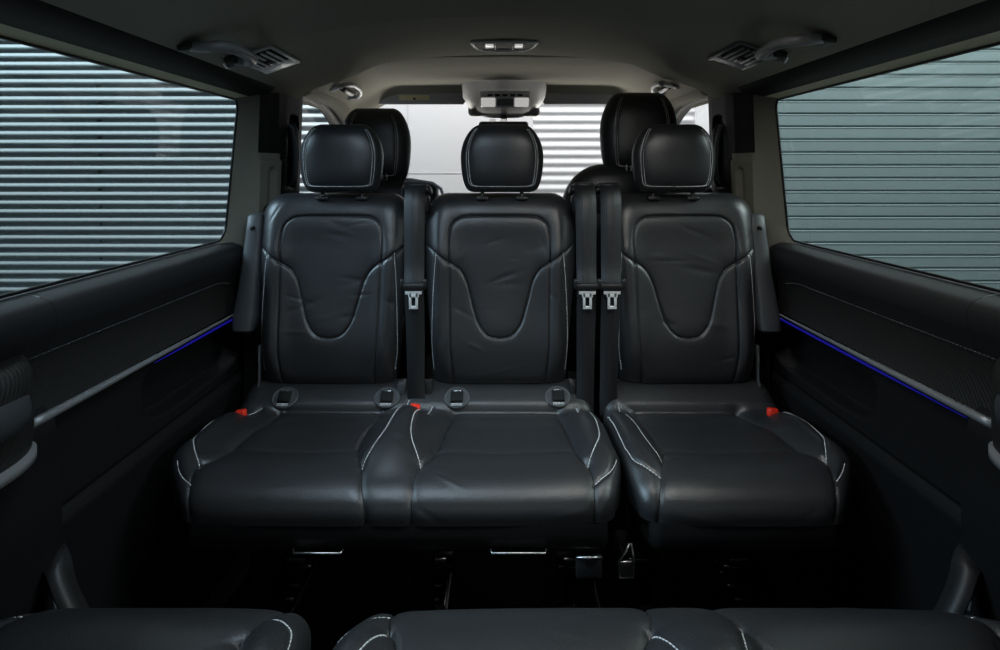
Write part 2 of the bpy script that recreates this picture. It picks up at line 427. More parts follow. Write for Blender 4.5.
def make_cushion(xa, xb, centres, seams, parent, seed, pl_, pr_):
    segs = [(k, densify([cpt(*p) for p in pl])) for k, pl in seams]
    nu, nv = int((xb-xa)/.0042), 150
    ss = np.linspace(0, STOT, nv)
    rr = .04
    def edges(s):
        """left and right edge as a function of s: narrow under the backrest, full in the middle, drawn in at the front corners"""
        t = s/STOT
        pull = .018*(1-sm(s, S_C1-.05, S_C1+.06)); q = sm(s, S_C2+.02, S_C2+.22)
        return xa+pull+pl_*q, xb-pull-pr_*q
    def surf(X, s, lift=0.):
        """displaced point of the surface"""
        Y, Z = prof(s)
        Y2, Z2 = prof(np.minimum(s+.002, STOT)); Y1, Z1 = prof(np.maximum(s-.002, 0))
        ty, tz = Y2-Y1, Z2-Z1; L = np.hypot(ty, tz)+1e-9; ny, nz = tz/L, -ty/L      # outward normal: ty<0 -> nz>0
        d = np.zeros_like(X)
        body = sm(s, S_C1+.01, S_C1+.07)*(1-sm(s, S_C2+.0, S_C2+.13))
        for c in centres:
            q = np.abs(X-c)
            d += .024*np.exp(-((q-.225)/.050)**2)*body*(1. if True else 0)
            d += -.006*np.exp(-(q/.13)**2)*body
        d += .006*np.exp(-((s-(S_C1+S_C2)/2)/.06)**2)
        for k, P in segs:
            D = dist(X, s, P)
            if k == 'd': d -= .007*np.exp(-(D/.004)**2)+.006*np.exp(-(D/.018)**2)
            elif k == 'f': d -= .0035*np.exp(-(D/.0035)**2)+.003*np.exp(-(D/.014)**2)
            else: d -= .0035*np.exp(-(D/.0035)**2)
        rs = np.random.RandomState(seed)
        for _ in range(30):
            cx, cs = rs.uniform(xa+.05, xb-.05), rs.uniform(S_C1, STOT); an = rs.uniform(-.6, .6)
            u = (X-cx)*math.cos(an)+(s-cs)*math.sin(an); v = -(X-cx)*math.sin(an)+(s-cs)*math.cos(an)
            d += rs.uniform(-.0014, .0012)*np.exp(-(u/rs.uniform(.02, .05))**2-(v/rs.uniform(.004, .010))**2)
        # soft side roll-off
        ea, eb = edges(s); m = np.minimum(X-ea, eb-X); m = np.clip(m, 0, rr)
        d -= (rr-np.sqrt(np.maximum(rr*rr-(rr-m)**2, 0)))*.8
        bow = .02*np.abs(2*(X-(xa+xb)/2)/(xb-xa))**4*sm(s, S_C2, STOT)
        d = d+lift
        return Y+ny*d+bow, Z+nz*d
    t = np.linspace(-1, 1, nu); t = np.sign(t)*(1-(1-np.abs(t))**1.15)
    TT, SS = np.meshgrid(t, ss)
    ea, eb = edges(SS); X = (ea+eb)/2+TT*(eb-ea)/2
    Y, Z = surf(X, SS)
    P = np.stack([X, Y, Z], -1)
    core = np.array([0, 1.5, -.715])
    def wall(col, w):
        q = col.copy(); q[:, 1] = col[:, 1]*(1-w)+np.clip(col[:, 1], 1.22, 1.70)*w; q[:, 2] = col[:, 2]*(1-w)-.712*w; return q
    L = np.stack([wall(P[:, 0], w) for w in (1., .6, .3)], 1); R = np.stack([wall(P[:, -1], w) for w in (.3, .6, 1.)], 1)
    P = np.concatenate([L, P, R], 1)
    mb = MB(); mb.grid(P, flip=False)
    o = mb.build('seat_cushion', M['leather'], parent)
    for k, Pl in segs:
        if k == 'p': continue
        ea_, eb_ = edges(Pl[:, 1]); x_ = np.clip(Pl[:, 0], ea_+.006, eb_-.006); y, z = surf(x_, Pl[:, 1], .0004)
        st = MB(); dashes(st, np.stack([x_, y, z], -1), .0011, cont=True); st.build('seam', M['matte'], o)
    for k, Pl in segs:
        if k != 'p': continue
        st = MB()
        ea_, eb_ = edges(Pl[:, 1]); x_ = np.clip(Pl[:, 0], ea_+.010, eb_-.010); y, z = surf(x_, Pl[:, 1], .0014); P3 = np.stack([x_, y, z], -1)
        dashes(st, P3, .0011)
        st.build('stitching', M['stitch'], o)
    # plastic shell under the pad
    sk = MB(); xa2, xb2 = xa+pl_+.02, xb-pr_-.02
    pr = [(1.72, -.715), (1.72, -.79), (1.5, -.80), (1.26, -.785), (1.220, -.775), (1.208, -.758), (1.206, -.735), (1.208, -.712)]
    cols = [(xa2+.012, .0), (xa2, .004), (xa2-.002, .012)]
    g = []
    for x, ins in [(xa2, .02), (xa2+.006, .006), (xa2+.02, 0), ((xa2+xb2)/2, 0), (xb2-.02, 0), (xb2-.006, .006), (xb2, .02)]:
        g.append([(x, y+ins*(1 if y < 1.4 else -1), z) for y, z in pr])
    sk.grid(np.array(g), flip=True)
    for side in (g[0], g[-1]): sk.add(side, [list(range(len(side)))])
    sh = sk.build('seat_shell', M['skirt'], parent); sharp(sh, 50)
    return o, surf
def seat_legs(xs, parent):
    for x in xs:
        for y in (1.33, 1.62):
            lg = MB()
            lg.box((x, y, (ZF+.026-.79)/2), (.032, .05, -(ZF+.026)-.79), .006)
            lg.box((x, y, ZF+.052), (.085, .12, .05), .01)
            l = lg.build('leg', M['matte'], parent); sharp(l)
            k = MB(); k.box((x, y-.064, ZF+.062), (.050, .006, .022), .002); k.tube([(x-.038, y-.063, ZF+.05), (x+.038, y-.063, ZF+.05)], .004, 8)
            k.build('latch', M['metal'], l)
def buckle(x, y, z, parent, rot=0., lab=None):
    b = MB(); R = Matrix.Rotation(rot, 3, 'Y')
    b.box((x, y, z-.05), (.026, .018, .11), .005, R)
    o = b.build('belt_buckle', M['black'], parent)
    b = MB(); b.box((x+.0*math.sin(rot), y-.006, z+.012), (.027, .019, .022), .004, R)
    r = b.build('release_button', M['red'], o); tag(r, 'red buckle release button')
def isofix(px, py, parent, surf, cush):
    X, s = cpt(px, py); y, z = surf(np.array([X]), np.array([s])); c = Vector((X, float(y[0]), float(z[0])))
    y2, z2 = surf(np.array([X]), np.array([s+.01])); t = Vector((0, float(y2[0])-c.y, float(z2[0])-c.z)).normalized()
    n = Vector((1, 0, 0)).cross(t).normalized()
    if n.z < 0: n = -n
    ax = Vector((1, 0, 0)); R = Matrix((ax, -t, n)).transposed()
    if R.determinant() < 0: R = Matrix((ax, t, n)).transposed()
    b = MB(); ring = [c+n*.002+ax*math.cos(a)*.033-t*math.sin(a)*.030 for a in np.linspace(0, 2*math.pi, 40, endpoint=False)]
    b.tube(ring, .003, 8, closed=True)
    b.add([tuple(q+n*.001) for q in ring], [list(range(40))])
    o = b.build('anchor_cover', M['greyp'], cush)
    b = MB(); b.box(tuple(c+n*.006), (.034, .034, .012), .003, R); b.build('anchor_slot', M['matte'], o)
    b = MB(); b.box(tuple(c+n*.013-t*.014), (.022, .003, .002), .0008, R); b.build('anchor_bar', M['chrome'], o)
    cu = bpy.data.curves.new('isofix_lettering', 'FONT'); cu.body = 'ISOFIX'; cu.size = .0105; cu.align_x = 'CENTER'; cu.extrude = .0003; cu.materials.append(M['white'])
    tmp = bpy.data.objects.new('tmp', cu); C.objects.link(tmp); me = bpy.data.meshes.new_from_object(tmp.evaluated_get(bpy.context.evaluated_depsgraph_get())); bpy.data.objects.remove(tmp)
    if not me.materials: me.materials.append(M['white'])
    to = bpy.data.objects.new('isofix_lettering', me); C.objects.link(to); to.parent = o
    pos = c+n*.0065+t*.0265
    base = Vector(BASE[o.name]); M4 = Matrix((ax, -t, ax.cross(-t))).transposed().to_4x4(); M4.translation = pos+Vector((0, 0, CZ))-base
    to.matrix_local = M4

def armrest(side, parent, px_top):
    """armrest folded upright beside the outer backrest"""
    x0 = {-1: -.722, 1: .758}[side]
    pts = []
    b = MB(); rings = []
    for z, y, wy, wx in [(-.130, 1.80, .055, .018), (-.137, 1.80, .075, .025), (-.18, 1.795, .082, .026), (-.30, 1.775, .088, .029), (-.42, 1.745, .094, .034), (-.455, 1.735, .085, .032), (-.465, 1.733, .06, .022)]:
        xx = x0+side*(-.118-z)*.03
        r = []
        for k in range(20):
            a = 2*math.pi*k/20; cs, sn = math.cos(a), math.sin(a)
            r.append((xx+wx*np.sign(cs)*abs(cs)**.5, y+wy*.5*np.sign(sn)*abs(sn)**.5, z))
        rings.append(r)
    b.grid(np.array(rings), wrap=True); b.add(rings[0], [list(range(20))]); b.add(rings[-1], [list(range(20))[::-1]])
    o = b.build('armrest', M['greyp'], parent); sharp(o, 50)
    b = MB()
    for z in (-.17, -.345):
        y = 1.75 if z > -.2 else 1.725
        b.tube([(x0, y+.012, z), (x0, y-.004, z)], .006, 10)
        b.build('bolt', M['matte'], o); b = MB()

def shoulder_guide(x, parent):
    b = MB()
    b.box((x, 1.795, -.062), (.078, .07, .030), .012, Matrix.Rotation(-.25, 3, 'X'), 3)
    b.box((x, 1.775, -.10), (.070, .05, .06), .012)
    o = b.build('belt_guide', M['black'], parent)
    b = MB(); b.tube([(x-.031, 1.758, -.048), (x-.02, 1.753, -.045), (x, 1.752, -.0445), (x+.02, 1.753, -.045), (x+.031, 1.758, -.048)], .004, 8); b.build('guide_rim', M['greyp'], o)
def seat_belt(x0, x1, label, metal_bright=False):
    t = thing('seat_belt', (x0, 1.70, -.64), label, 'seat belt', 'seat belts hanging between the middle row seats')
    b = MB(); pts = []
    for z, y, xx in [(-.040, 1.79, 0), (-.034, 1.765, 0), (-.045, 1.742, 0), (-.08, 1.722, 0), (-.15, 1.706, .1), (-.28, 1.686, .35), (-.33, 1.668, .45), (-.36, 1.672, .5), (-.45, 1.672, .7), (-.55, 1.668, .85), (-.64, 1.664, 1), (-.69, 1.662, 1.)]:
        pts.append((x0+(x1-x0)*xx, y, z))
    P = np.array(pts); s = np.r_[0, np.cumsum(np.linalg.norm(np.diff(P, axis=0), axis=1))]; q = np.linspace(0, s[-1], 60)
    Q = np.stack([np.interp(q, s, P[:, i]) for i in range(3)], -1)
    for _ in range(3): Q[1:-1] = (Q[:-2]+2*Q[1:-1]+Q[2:])/4
    b.ribbon(Q, [.060-.012*min(1, abs(z+.1)/.5) if z < -.05 else .055 for z in Q[:, 2]], .0016)
    b.build('webbing', M['web'], t)
    xx = x0+(x1-x0)*.45; z0, y0 = -.322, 1.660
    b = MB(); b.box((xx, y0, z0), (.072, .014, .016), .004); b.box((xx-.032, y0, z0+.008), (.010, .016, .026), .004); b.box((xx+.032, y0, z0+.008), (.010, .016, .026), .004)
    b.box((xx, y0, z0-.006), (.05, .012, .014), .004)
    hd = b.build('tongue_grip', M['black'], t)
    b = MB(); z1 = z0-.012
    b.box((xx, y0-.002, z1-.004), (.046, .003, .012), .001)
    for sx in (-1, 1): b.box((xx+sx*.009, y0-.002, z1-.026), (.007, .003, .040), .001)
    b.box((xx, y0-.002, z1-.046), (.025, .003, .009), .001); b.box((xx, y0-.002, z1-.013), (.030, .003, .010), .001)
    b.build('tongue_plate', M['plate'], hd)
    return t

# ------------------------------------------------------------------ middle row
bench = thing('two_seat_bench', (-.2325, 1.45, ZF), 'black leather two-seat bench with two headrests, rear-facing, on the side of the striped window', 'seat bench', 'middle row seats facing the camera')
cush_b, surf_b = make_cushion(-.735, .27, (-.49, .0), bench_seams, bench, 5, .078, .030)
for c in (-.488, -.001):
    make_backrest(c, bench, 3 if c < -.1 else 8)
make_headrest(-.465, 1.765, .0345, bench)
make_headrest(.006, 1.765, .0345, bench)
single = thing('passenger_seat', (.5275, 1.45, ZF), 'black leather single seat facing the camera beside the teal shutter window', 'car seat', 'middle row seats facing the camera')
cush_s, surf_s = make_cushion(.275, .785, (.53,), single_seams, single, 6, .012, .078)
make_backrest(.535, single, 12)
make_headrest(.510, 1.765, .0345, single)
armrest(-1, bench, 0); armrest(1, single, 0)
shoulder_guide(-.243, bench); shoulder_guide(.246, bench); shoulder_guide(.315, single)
for px in (285, 387, 457, 558): isofix(px, 398 if px < 500 else 397, bench, surf_b, cush_b)
buckle(-.688, 1.60, -.660, bench, -.1); buckle(-.225, 1.595, -.644, bench, .1); buckle(.724, 1.60, -.656, single, .1)
# buckle stems, side brackets, recliner covers
def bracket(x, parent, m='greyp'):
    b = MB(); b.box((x, 1.70, -.635), (.022, .05, .075), .006); sharp(b.build('hinge_cover', M[m], parent))
def sidebar(x, sgn, parent):
    b = MB(); b.ribbon([(x, 1.715, -.50), (x, 1.712, -.60), (x+sgn*.004, 1.70, -.64), (x+sgn*.016, 1.68, -.68)], .020, .005, (0, 1, 0))
    b.build('side_bracket', M['greyp'], parent)
for x, p in ((-.277, bench), (.318, single)): bracket(x, p)
for x, p in ((-.20, bench), (.205, bench)): bracket(x, p, 'black')
sidebar(-.685, -1, bench); sidebar(.735, 1, single)
def under_handle(x, w, parent):
    b = MB(); b.tube([(x-w/2, 1.205, -.762), (x-w/2+.003, 1.196, -.764), (x+w/2-.003, 1.196, -.764), (x+w/2, 1.205, -.762)], .0022, 8); b.build('release_bar', M['metal'], parent)
under_handle(-.365, .10, bench); under_handle(.037, .112, bench)
seat_legs((-.53, -.163, .19), bench); seat_legs((.36, .62), single)
# hanging latch under the gap
b = MB(); b.box((.180, 1.22, -.805), (.052, .012, .045), .003); sharp(b.build('latch_plate', M['greyp'], bench))
b = MB(); b.tube([(.154, 1.21, -.782), (.206, 1.21, -.782)], .0034, 8); b.build('latch_edge', M['metal'], bench)
b = MB(); b.tube([(.274, 1.27, -.79), (.266, 1.265, -.805), (.250, 1.26, -.822), (.250, 1.26, -.856), (.281, 1.26, -.856), (.282, 1.262, -.82), (.278, 1.27, -.79)], .0024, 8); b.box((.2655, 1.262, -.838), (.026, .008, .034), .002)
b.build('latch_hook', M['metal'], single)
seat_belt(-.245, -.232, 'black seat belt hanging between the two seats of the bench')
seat_belt(.246, .236, 'black seat belt at the bench end, beside the belt of the single seat')
seat_belt(.318, .300, 'black seat belt hanging at the inner edge of the single seat')

# ------------------------------------------------------------------ rear row cushions (copies turned round)
KEEP = ('seat_cushion', 'seat_shell', 'leg', 'stitching', 'seam', 'latch')
def stem_name(o): return o.name.split('.')[0]
def copy_tree(o, parent=None, keep=None):
    c = o.copy(); C.objects.link(c)
    if parent is not None: c.parent = parent
    for ch in list(o.children):
        if keep and stem_name(ch) not in keep: continue
        copy_tree(ch, c, keep)
    return c
r1 = copy_tree(bench, None, KEEP); r1.location = W(.27, .686, ZF); r1.rotation_euler = (0, 0, math.pi)
r2 = copy_tree(single, None, KEEP); r2.location = W(-.520, .686, ZF); r2.rotation_euler = (0, 0, math.pi)
tag(r1, 'front edge of the wide two-seat rear row cushion, bottom of the picture', 'seat bench', 'rear row seats')
tag(r2, 'front edge of the single black leather rear row cushion, bottom corner under the striped window', 'car seat', 'rear row seats')

# ------------------------------------------------------------------ front seats
def front_seat(cx, cy, ztop, headtop, label):
    t = thing('front_seat', (cx, cy, ZF), label, 'car seat', 'front seats seen from behind')
    nu, nv = 60, 60; U, Vn = np.meshgrid(edge_samples(nu, 1.6), edge_samples(nv, 1.6)); zb = -.72
    Z = (ztop+zb)/2+Vn*(ztop-zb)/2
    r = .16; d = np.clip(Z-(ztop-r), 0, r); hw = .275-(r-np.sqrt(np.maximum(r*r-d*d, 0)))*.95
    X = U*hw; pr = (np.maximum(1-np.abs(U)**4, 0))**(1/2.5)*(np.maximum(1-np.abs(Vn)**10, 0))**(1/2.5)
    b = MB(); b.grid(np.stack([X+cx, cy-.075*pr, Z], -1)); b.grid(np.stack([X+cx, cy+.06*pr, Z], -1), flip=True)
    bk = b.build('backrest', M['leather'], t)
    b = MB(); q = [(cx-.275*math.cos(a)*.93, cy-.03, ztop-.16+.155*math.sin(a)) for a in np.linspace(.15, math.pi-.15, 40)]
    dashes(b, q, .001); b.build('stitching', M['seam'], bk)
    b = MB(); b.box((cx, cy+.27, -.66), (.52, .55, .16), .06, None, 4); b.build('seat_cushion', M['leather'], t)
    b = MB(); b.box((cx, cy+.25, (ZF-.74)/2), (.40, .45, -ZF-.74), .03); b.build('seat_base', M['matte'], t)
    h = make_headrest(cx, cy-.01, headtop-.135*1.12, t, 1.14, .66, 0, 1.27, False, .055)
    for sx in (-1, 1):
        b = MB(); b.tube([(cx+sx*.05, cy-.005, headtop-.28), (cx+sx*.05, cy-.003, ztop-.02)], .007, 10); b.build('headrest_post', M['chrome'], h)
    b = MB(); x = cx-np.sign(cx)*.045; y=cy-.055
    b.tube([(x-.008, y, headtop-.262), (x-.008, y, headtop-.285), (x+.008, y, headtop-.285), (x+.008, y, headtop-.262)], .003, 6); b.build('adjuster_clip', M['lightp'], h)
    return t
front_seat(-.486, 2.35, -.030, .247, 'front passenger-side black seat with headrest in front of the plain white panel')
front_seat(.495, 2.15, .022, .282, 'taller black front seat with headrest in front of the white corrugated wall')
fs1 = bpy.data.objects['front_seat']
b = MB(); b.box((-.285, 2.14, -.20), (.13, .09, .32), .03, None, 3); ar = b.build('armrest', M['black'], fs1)
b = MB(); b.tube([at(*p) for p in ((404, 182, 2.09), (418, 181, 2.09), (432, 183, 2.09), (441, 189, 2.09), (444, 199, 2.09), (444, 212, 2.09))], .0055, 8); b.build('armrest_rim', M['midp'], ar)

# ------------------------------------------------------------------ van shell
def mirror(s, h): return XC+s*h
Zr_u = [0, .25, .45, .60, .67, .725, .74]; Zr_z = [.388, .380, .352, .308, .286, .256, .238]
Zf_u = [0, .52, .60, .66, .745, .80]; Zf_z = [.405, .400, .378, .338, .285, .25]
_us = np.linspace(0, .80, 161)
_zr = np.interp(_us, Zr_u, Zr_z); _zf = np.interp(_us, Zf_u, Zf_z)
for _ in range(40):
    for a_ in (_zr, _zf): a_[1:-1] = (a_[:-2]+2*a_[1:-1]+a_[2:])/4
def ceil_z(X, Y):
    u = np.abs(np.asarray(X, float)-XC); Y = np.asarray(Y, float)
    zr = np.interp(u, _us, _zr); zf = np.interp(u, _us, _zf)
    b = (1-sm(u, .42, .56))
    zr = zr - b*.004*(1-sm(Y, 1.50, 1.52)) + b*(.018*np.clip((Y-1.5)/.6, 0, 1)) + b*.02*np.clip(1.5-Y, 0, 1)
    w = sm(Y, 2.105, 2.125)
    groove = -.0*np.exp(-((Y-2.115)/.008)**2)
    hdr = -.045*sm(Y, 2.82, 3.02)
    return zr*(1-w)+(zf+hdr)*w+.006*np.exp(-((Y-2.13)/.010)**2)
ys = np.unique(np.r_[np.linspace(-.9, 1.48, 30), np.linspace(1.48, 1.56, 14), np.linspace(1.56, 2.09, 20), np.linspace(2.09, 2.15, 14), np.linspace(2.15, 3.03, 34)])
us = np.linspace(-.74, .74, 121)
G = []
for y in ys:
    wmax = .722+.02*float(sm(y, 1.80, 1.88))+.045*float(sm(y, 2.11, 2.3))
    wmax -= .06*float(sm(y, 2.75, 3.03))
    x = XC+us/.74*wmax; G.append(np.stack([x, np.full_like(x, y), ceil_z(x, y)], -1))
b = MB(); b.grid(np.array(G)); ceiling = b.build('ceiling', M['roof'])
tag(ceiling, 'grey-brown headliner of the van', 'ceiling', kind='structure')
# roof skin above, so no light leaks
b = MB(); b.box((XC, 1.1, .50), (1.75, 4.2, .03)); tag(b.build('trim_1', M['black']), 'roof skin above the headliner', 'roof', kind='structure')

def loft(profile, y0, y1, s, n=2, ysamp=None, disp=None):
    """profile: list of (h, z) half-width, height; lofted along the van"""
    yy = ysamp if ysamp is not None else np.linspace(y0, y1, n)
    P = []
    for y in yy:
        r = []
        for h, z in profile:
            dh = disp(y, z) if disp else 0
            r.append((mirror(s, h+dh), y, z))
        P.append(r)
    return np.array(P)
def smooth_profile(pts, step=.006): return densify(pts, step)
names = {-1: 'left', 1: 'right'}
def Eg(z):
    """forward edge of the big side glass with rounded corners"""
    e = 1.79
    rt, rb = .030, .050
    if z > .21-rt: d = z-(.21-rt); e -= rt-math.sqrt(max(rt*rt-d*d, 0))
    if z < -.21+rb: d = (-.21+rb)-z; e -= rb-math.sqrt(max(rb*rb-d*d, 0))
    return e
def hglass(z): return .80+(.21-z)/.42*.04
for s in (-1, 1):
    nm = names[s]
    # --- side wall: one shell with the header roll, pillars and lower quarter
    root = thing('wall_'+nm, (mirror(s, .86), 1.0, ZF), None, None); root['kind'] = 'structure'
    roll = smooth_profile([(.779, .222), (.768, .227), (.748, .236), (.728, .249), (.714, .264), (.712, .275), (.72, .29)], .004)
    b = MB(); b.grid(loft(roll, -.9, 1.87, s, 14), flip=s < 0); b.build('roof_edge_roll', M['roofroll'], root)
    b = MB(); b.grid(loft([(.802, .208), (.800, .2095), (.778, .2225)], -.9, 1.85, s, 10), flip=s < 0); sharp(b.build('window_reveal', M['reveal'], root))
    def pil(y, z):
        """half width of the pillar trim, with the long slot and the pocket under it"""
        base = np.interp(y, [1.84, 1.87, 1.90, 1.94, 2.0, 2.14, 2.20, 2.24], [.764, .758, .752, .742, .738, .742, .752, .775])
        base += (.0-z)*.035-.0
        base -= .010*(1-float(sm(z, .025, .045)))*float(sm(1.97-y, 0, .02))
        # slot
        dy = (y-1.905)/.020; dz = (z+.055)/.062
        sl = abs(dy)**3+abs(dz)**6
        base += .016*float(1-sm(sl, .6, 1.1))
        dy = (y-1.90)/.036; dz = (z+.155)/.045
        sl = abs(dy)**3+abs(dz)**4
        base += .05*float(1-sm(sl, .7, 1.1))
        dy = (y-2.08)/.055; dz = (z-.065)/.125
        sl = abs(dy)**4+abs(dz)**6
        base += .02*float(1-sm(sl, .75, 1.1))
        base += .004*math.exp(-((z-.035)/.003)**2)
        return base
    # pillar: from the glass edge forward
    zs = np.r_[np.linspace(-.24, -.155, 14), np.linspace(-.15, .17, 12), np.linspace(.18, .2098, 12), .225, .25, .27]
    P = []
    for z in zs:
        zz = min(max(z, -.2099), .2099); e = Eg(zz); hg = hglass(z)
        up = .012*(1-float(sm(z, .03, .06)))       # below the joint the trim steps inboard
        bot = float(sm(-z, .10, .20))
        P.append([(mirror(s, hg), e, z), (mirror(s, hg-.004), e+.002, z), (mirror(s, hg-.020), max(e+.025, 1.812), z), (mirror(s, pil(1.846, z)), 1.846, z)])
    b = MB(); b.grid(np.array(P), flip=s > 0); b.build('window_reveal', M['pillar'] if True else None, root)
    yv = np.linspace(1.84, 2.24, 90); zv = np.linspace(-.26, .31, 130)
    P = np.array([[(mirror(s, pil(y, z)), y, z) for y in yv] for z in zv])
    b = MB(); b.grid(P[:, 27:], flip=s > 0); b.grid(P[71:, :28], flip=s > 0); b.build('pillar_trim', M['doorlow'], root)
    b = MB(); b.grid(P[:72, :28], flip=s > 0); b.build('lower_pillar_trim', M['pillar'], root)
    # grab loop on the pillar
    b = MB(); b.tube([(mirror(s, .742), 2.03, .155), (mirror(s, .728), 2.035, .145), (mirror(s, .722), 2.045, .10), (mirror(s, .722), 2.055, .03), (mirror(s, .728), 2.06, -.035), (mirror(s, .745), 2.065, -.05)], .011, 10, flat=.7)
    b.tube([(mirror(s, .752), 2.12, .165), (mirror(s, .742), 2.125, .14), (mirror(s, .738), 2.13, .05), (mirror(s, .742), 2.12, -.04), (mirror(s, .752), 2.10, -.06)], .007, 8)
    b.build('pillar_grab_bar', M['greyp'], root)
    # lower pillar and front door
    b = MB(); b.grid(loft([(.775, -.24), (.78, -.6), (.80, ZF)], 1.78, 2.3, s, 3), flip=s < 0)
    b.grid(loft([(.86, -.19), (.80, -.21), (.79, -.25), (.80, -.6), (.82, ZF)], 2.2, 3.75, s, 3), flip=s < 0)
    b.grid(loft([(.87, ZF-.05), (.87, -.235)], -.9, 3.8, s, 3))
    b.grid(loft([(.74, .30), (.77, .285), (.80, .27), (.80, .50), ], -.9, 2.5, s, 3))
    b.grid(np.array([[(mirror(s, .755), 2.2, -.26), (mirror(s, .83), 2.3, -.26)], [(mirror(s, .755), 2.2, .32), (mirror(s, .80), 2.28, .32)]]))
    b.build('side_shell', M['matte'], root)
    # quarter trim behind the sliding door
    def qd(y, z): return 0
    qp = smooth_profile([(.815, -.40), (.788, -.43), (.782, -.50), (.775, -.60), (.785, -.8), (.80, ZF)], .02)
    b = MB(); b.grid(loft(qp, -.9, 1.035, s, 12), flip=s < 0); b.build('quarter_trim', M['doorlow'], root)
    # --- sliding door with its panels
    door = thing('door_%d' % (1 if s < 0 else 2), (mirror(s, .84), 1.4, ZF), None, None); door['kind'] = 'structure'
    belt = smooth_profile([(.850, -.212), (.838, -.214), (.815, -.219), (.795, -.228), (.785, -.246), (.786, -.27), (.797, -.295), (.808, -.318)], .005)
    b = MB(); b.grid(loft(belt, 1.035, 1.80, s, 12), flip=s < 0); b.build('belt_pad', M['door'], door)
    # rear part of the belt pad belongs to the quarter
    b = MB(); b.grid(loft(belt, -.9, 1.034, s, 12), flip=s < 0); b.build('belt_pad', M['door'], root)
    cb = smooth_profile([(.808, -.318), (.812, -.36), (.808, -.405), (.805, -.418)], .006)
    b = MB(); b.grid(loft(cb, -.9, 1.79, s, 30), flip=s < 0); b.build('woven_panel', M['carbon'], door)
    # piping between pad and woven panel
    b = MB(); q = [(mirror(s, .8055), y, -.316-.022*float(sm(y, 1.66, 1.79))) for y in np.linspace(.4, 1.75, 60)]; dashes(b, q, .0016, .008, .002); b.build('piping', M['greyp'], door)
    q = [(mirror(s, .795), y, -.421) for y in np.linspace(.99, 1.775, 30)]
    b = MB(); b.tube(q, [.0085-.006*i/29 for i in range(30)], 10); b.build('trim_strip', M['strip'], door)
    y0 = 1.35 if s < 0 else 1.05
    q = [(mirror(s, .797), y, -.434) for y in np.linspace(y0, 1.77, 30)]
    b = MB(); b.tube(q, [.0008+.0022*min(1, i/12) for i in range(30)], 8); b.build('light_strip', M['led'], door)
    def ld(y, z):
        dy = (y-1.56)/.24; dz = (z+.505)/.062
        sl = abs(dy)**5+abs(dz)**3.2
        d = .045*float(1-sm(sl, .75, 1.15))
        d += .006*math.exp(-((z+.60)/.004)**2)
        return d
    lp = [(float(np.interp(z, [ZF, -.8, -.62, -.60, -.44], [.83, .80, .788, .796, .806])), z) for z in np.r_[np.linspace(-.425, -.62, 60), np.linspace(-.63, ZF, 8)]]
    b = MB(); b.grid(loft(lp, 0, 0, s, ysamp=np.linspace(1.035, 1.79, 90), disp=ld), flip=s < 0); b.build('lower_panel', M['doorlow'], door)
    # --- rear quarter armrest
    t = thing('side_armrest', (mirror(s, .80), .85, -.42), ('woven-sided' if 1 else '')+' black armrest on the side trim '+('below the striped window, at the picture edge' if s < 0 else 'below the teal shutter window, at the picture edge'), 'armrest', 'side armrests at the picture edges')
    def arm(h0, z, r): return None
    pr_ = smooth_profile([(.80, -.30), (.765, -.30), (.742, -.315), (.733, -.35), (.735, -.42), (.75, -.46), (.785, -.48)], .008)
    yy = np.r_[np.linspace(.3, .85, 6), np.linspace(.87, .975, 14)]
    P = []
    for y in yy:
        f = math.sqrt(max(0, 1-max(0, (y-.86)/.116)**2))
        P.append([(mirror(s, .80+(h-.80)*f), y, z) for h, z in pr_])
    b = MB(); b.grid(np.array(P), flip=s < 0); b.build('armrest_body', M['carbon'], t)
    P = []
    for y in yy:
        if y > .95: continue
        f = math.sqrt(max(0, 1-max(0, (y-.85)/.105)**2))
        P.append([(mirror(s, .80+(h-.80)*f-.004), y, z) for h, z in [(.742, -.336), (.728, -.345), (.722, -.365), (.726, -.385), (.74, -.392)]])
    b = MB(); b.grid(np.array(P), flip=s < 0); b.build('grip', M['greyp'], t)
    P = []
    for y in yy:
        f = math.sqrt(max(0, 1-max(0, (y-.86)/.116)**2))
        P.append([(mirror(s, .80+(h-.80)*f-.004), y, z) for h, z in [(.75, -.436), (.732, -.438), (.732, -.452), (.75, -.455)]])
    b = MB(); b.grid(np.array(P), flip=s < 0); b.build('trim_strip', M['ventd'], t)
    # --- glass
    win = thing('window_%d' % (1 if s < 0 else 2), (mirror(s, .84), 1.0, -.21), None, None); win['kind'] = 'structure'
    zs = np.r_[np.linspace(-.212, -.15, 14), np.linspace(-.14, .17, 6), np.linspace(.175, .2115, 12)]
    P = np.array([[(mirror(s, hglass(z)+.004), -.9+(Eg(min(max(z, -.2099), .2099))+.006+.9)*k/4, z) for k in range(5)] for z in zs])
    b = MB(); b.grid(P); b.build('pane', M['tint'], win)
    # black printed edge
    edge = []
    for z in zs: edge.append((mirror(s, hglass(z)+.001), Eg(min(max(z, -.2099), .2099))-.001, z))
    path = [(mirror(s, hglass(-.2095)+.001), y, -.2085) for y in np.linspace(-.9, 1.72, 10)]+edge[1:-1]+[(mirror(s, hglass(.2095)+.001), y, .2085) for y in np.linspace(1.74, -.9, 10)]
    b = MB(); b.tube(path, .0035, 6); b.build('window_frame', M['frit'], win)
    # --- front door glass
    win = thing('window_%d' % (3 if s < 0 else 4), (mirror(s, .84), 2.8, -.2), None, None); win['kind'] = 'structure'
    b = MB(); b.add([(mirror(s, .86), 2.24, -.20), (mirror(s, .86), 3.75, -.20), (mirror(s, .84), 3.35, .05), (mirror(s, .82), 2.9, .25), (mirror(s, .81), 2.55, .30), (mirror(s, .81), 2.24, .30)], [[0, 1, 2, 3, 4, 5]])
    b.build('pane', M['clear'], win, False)
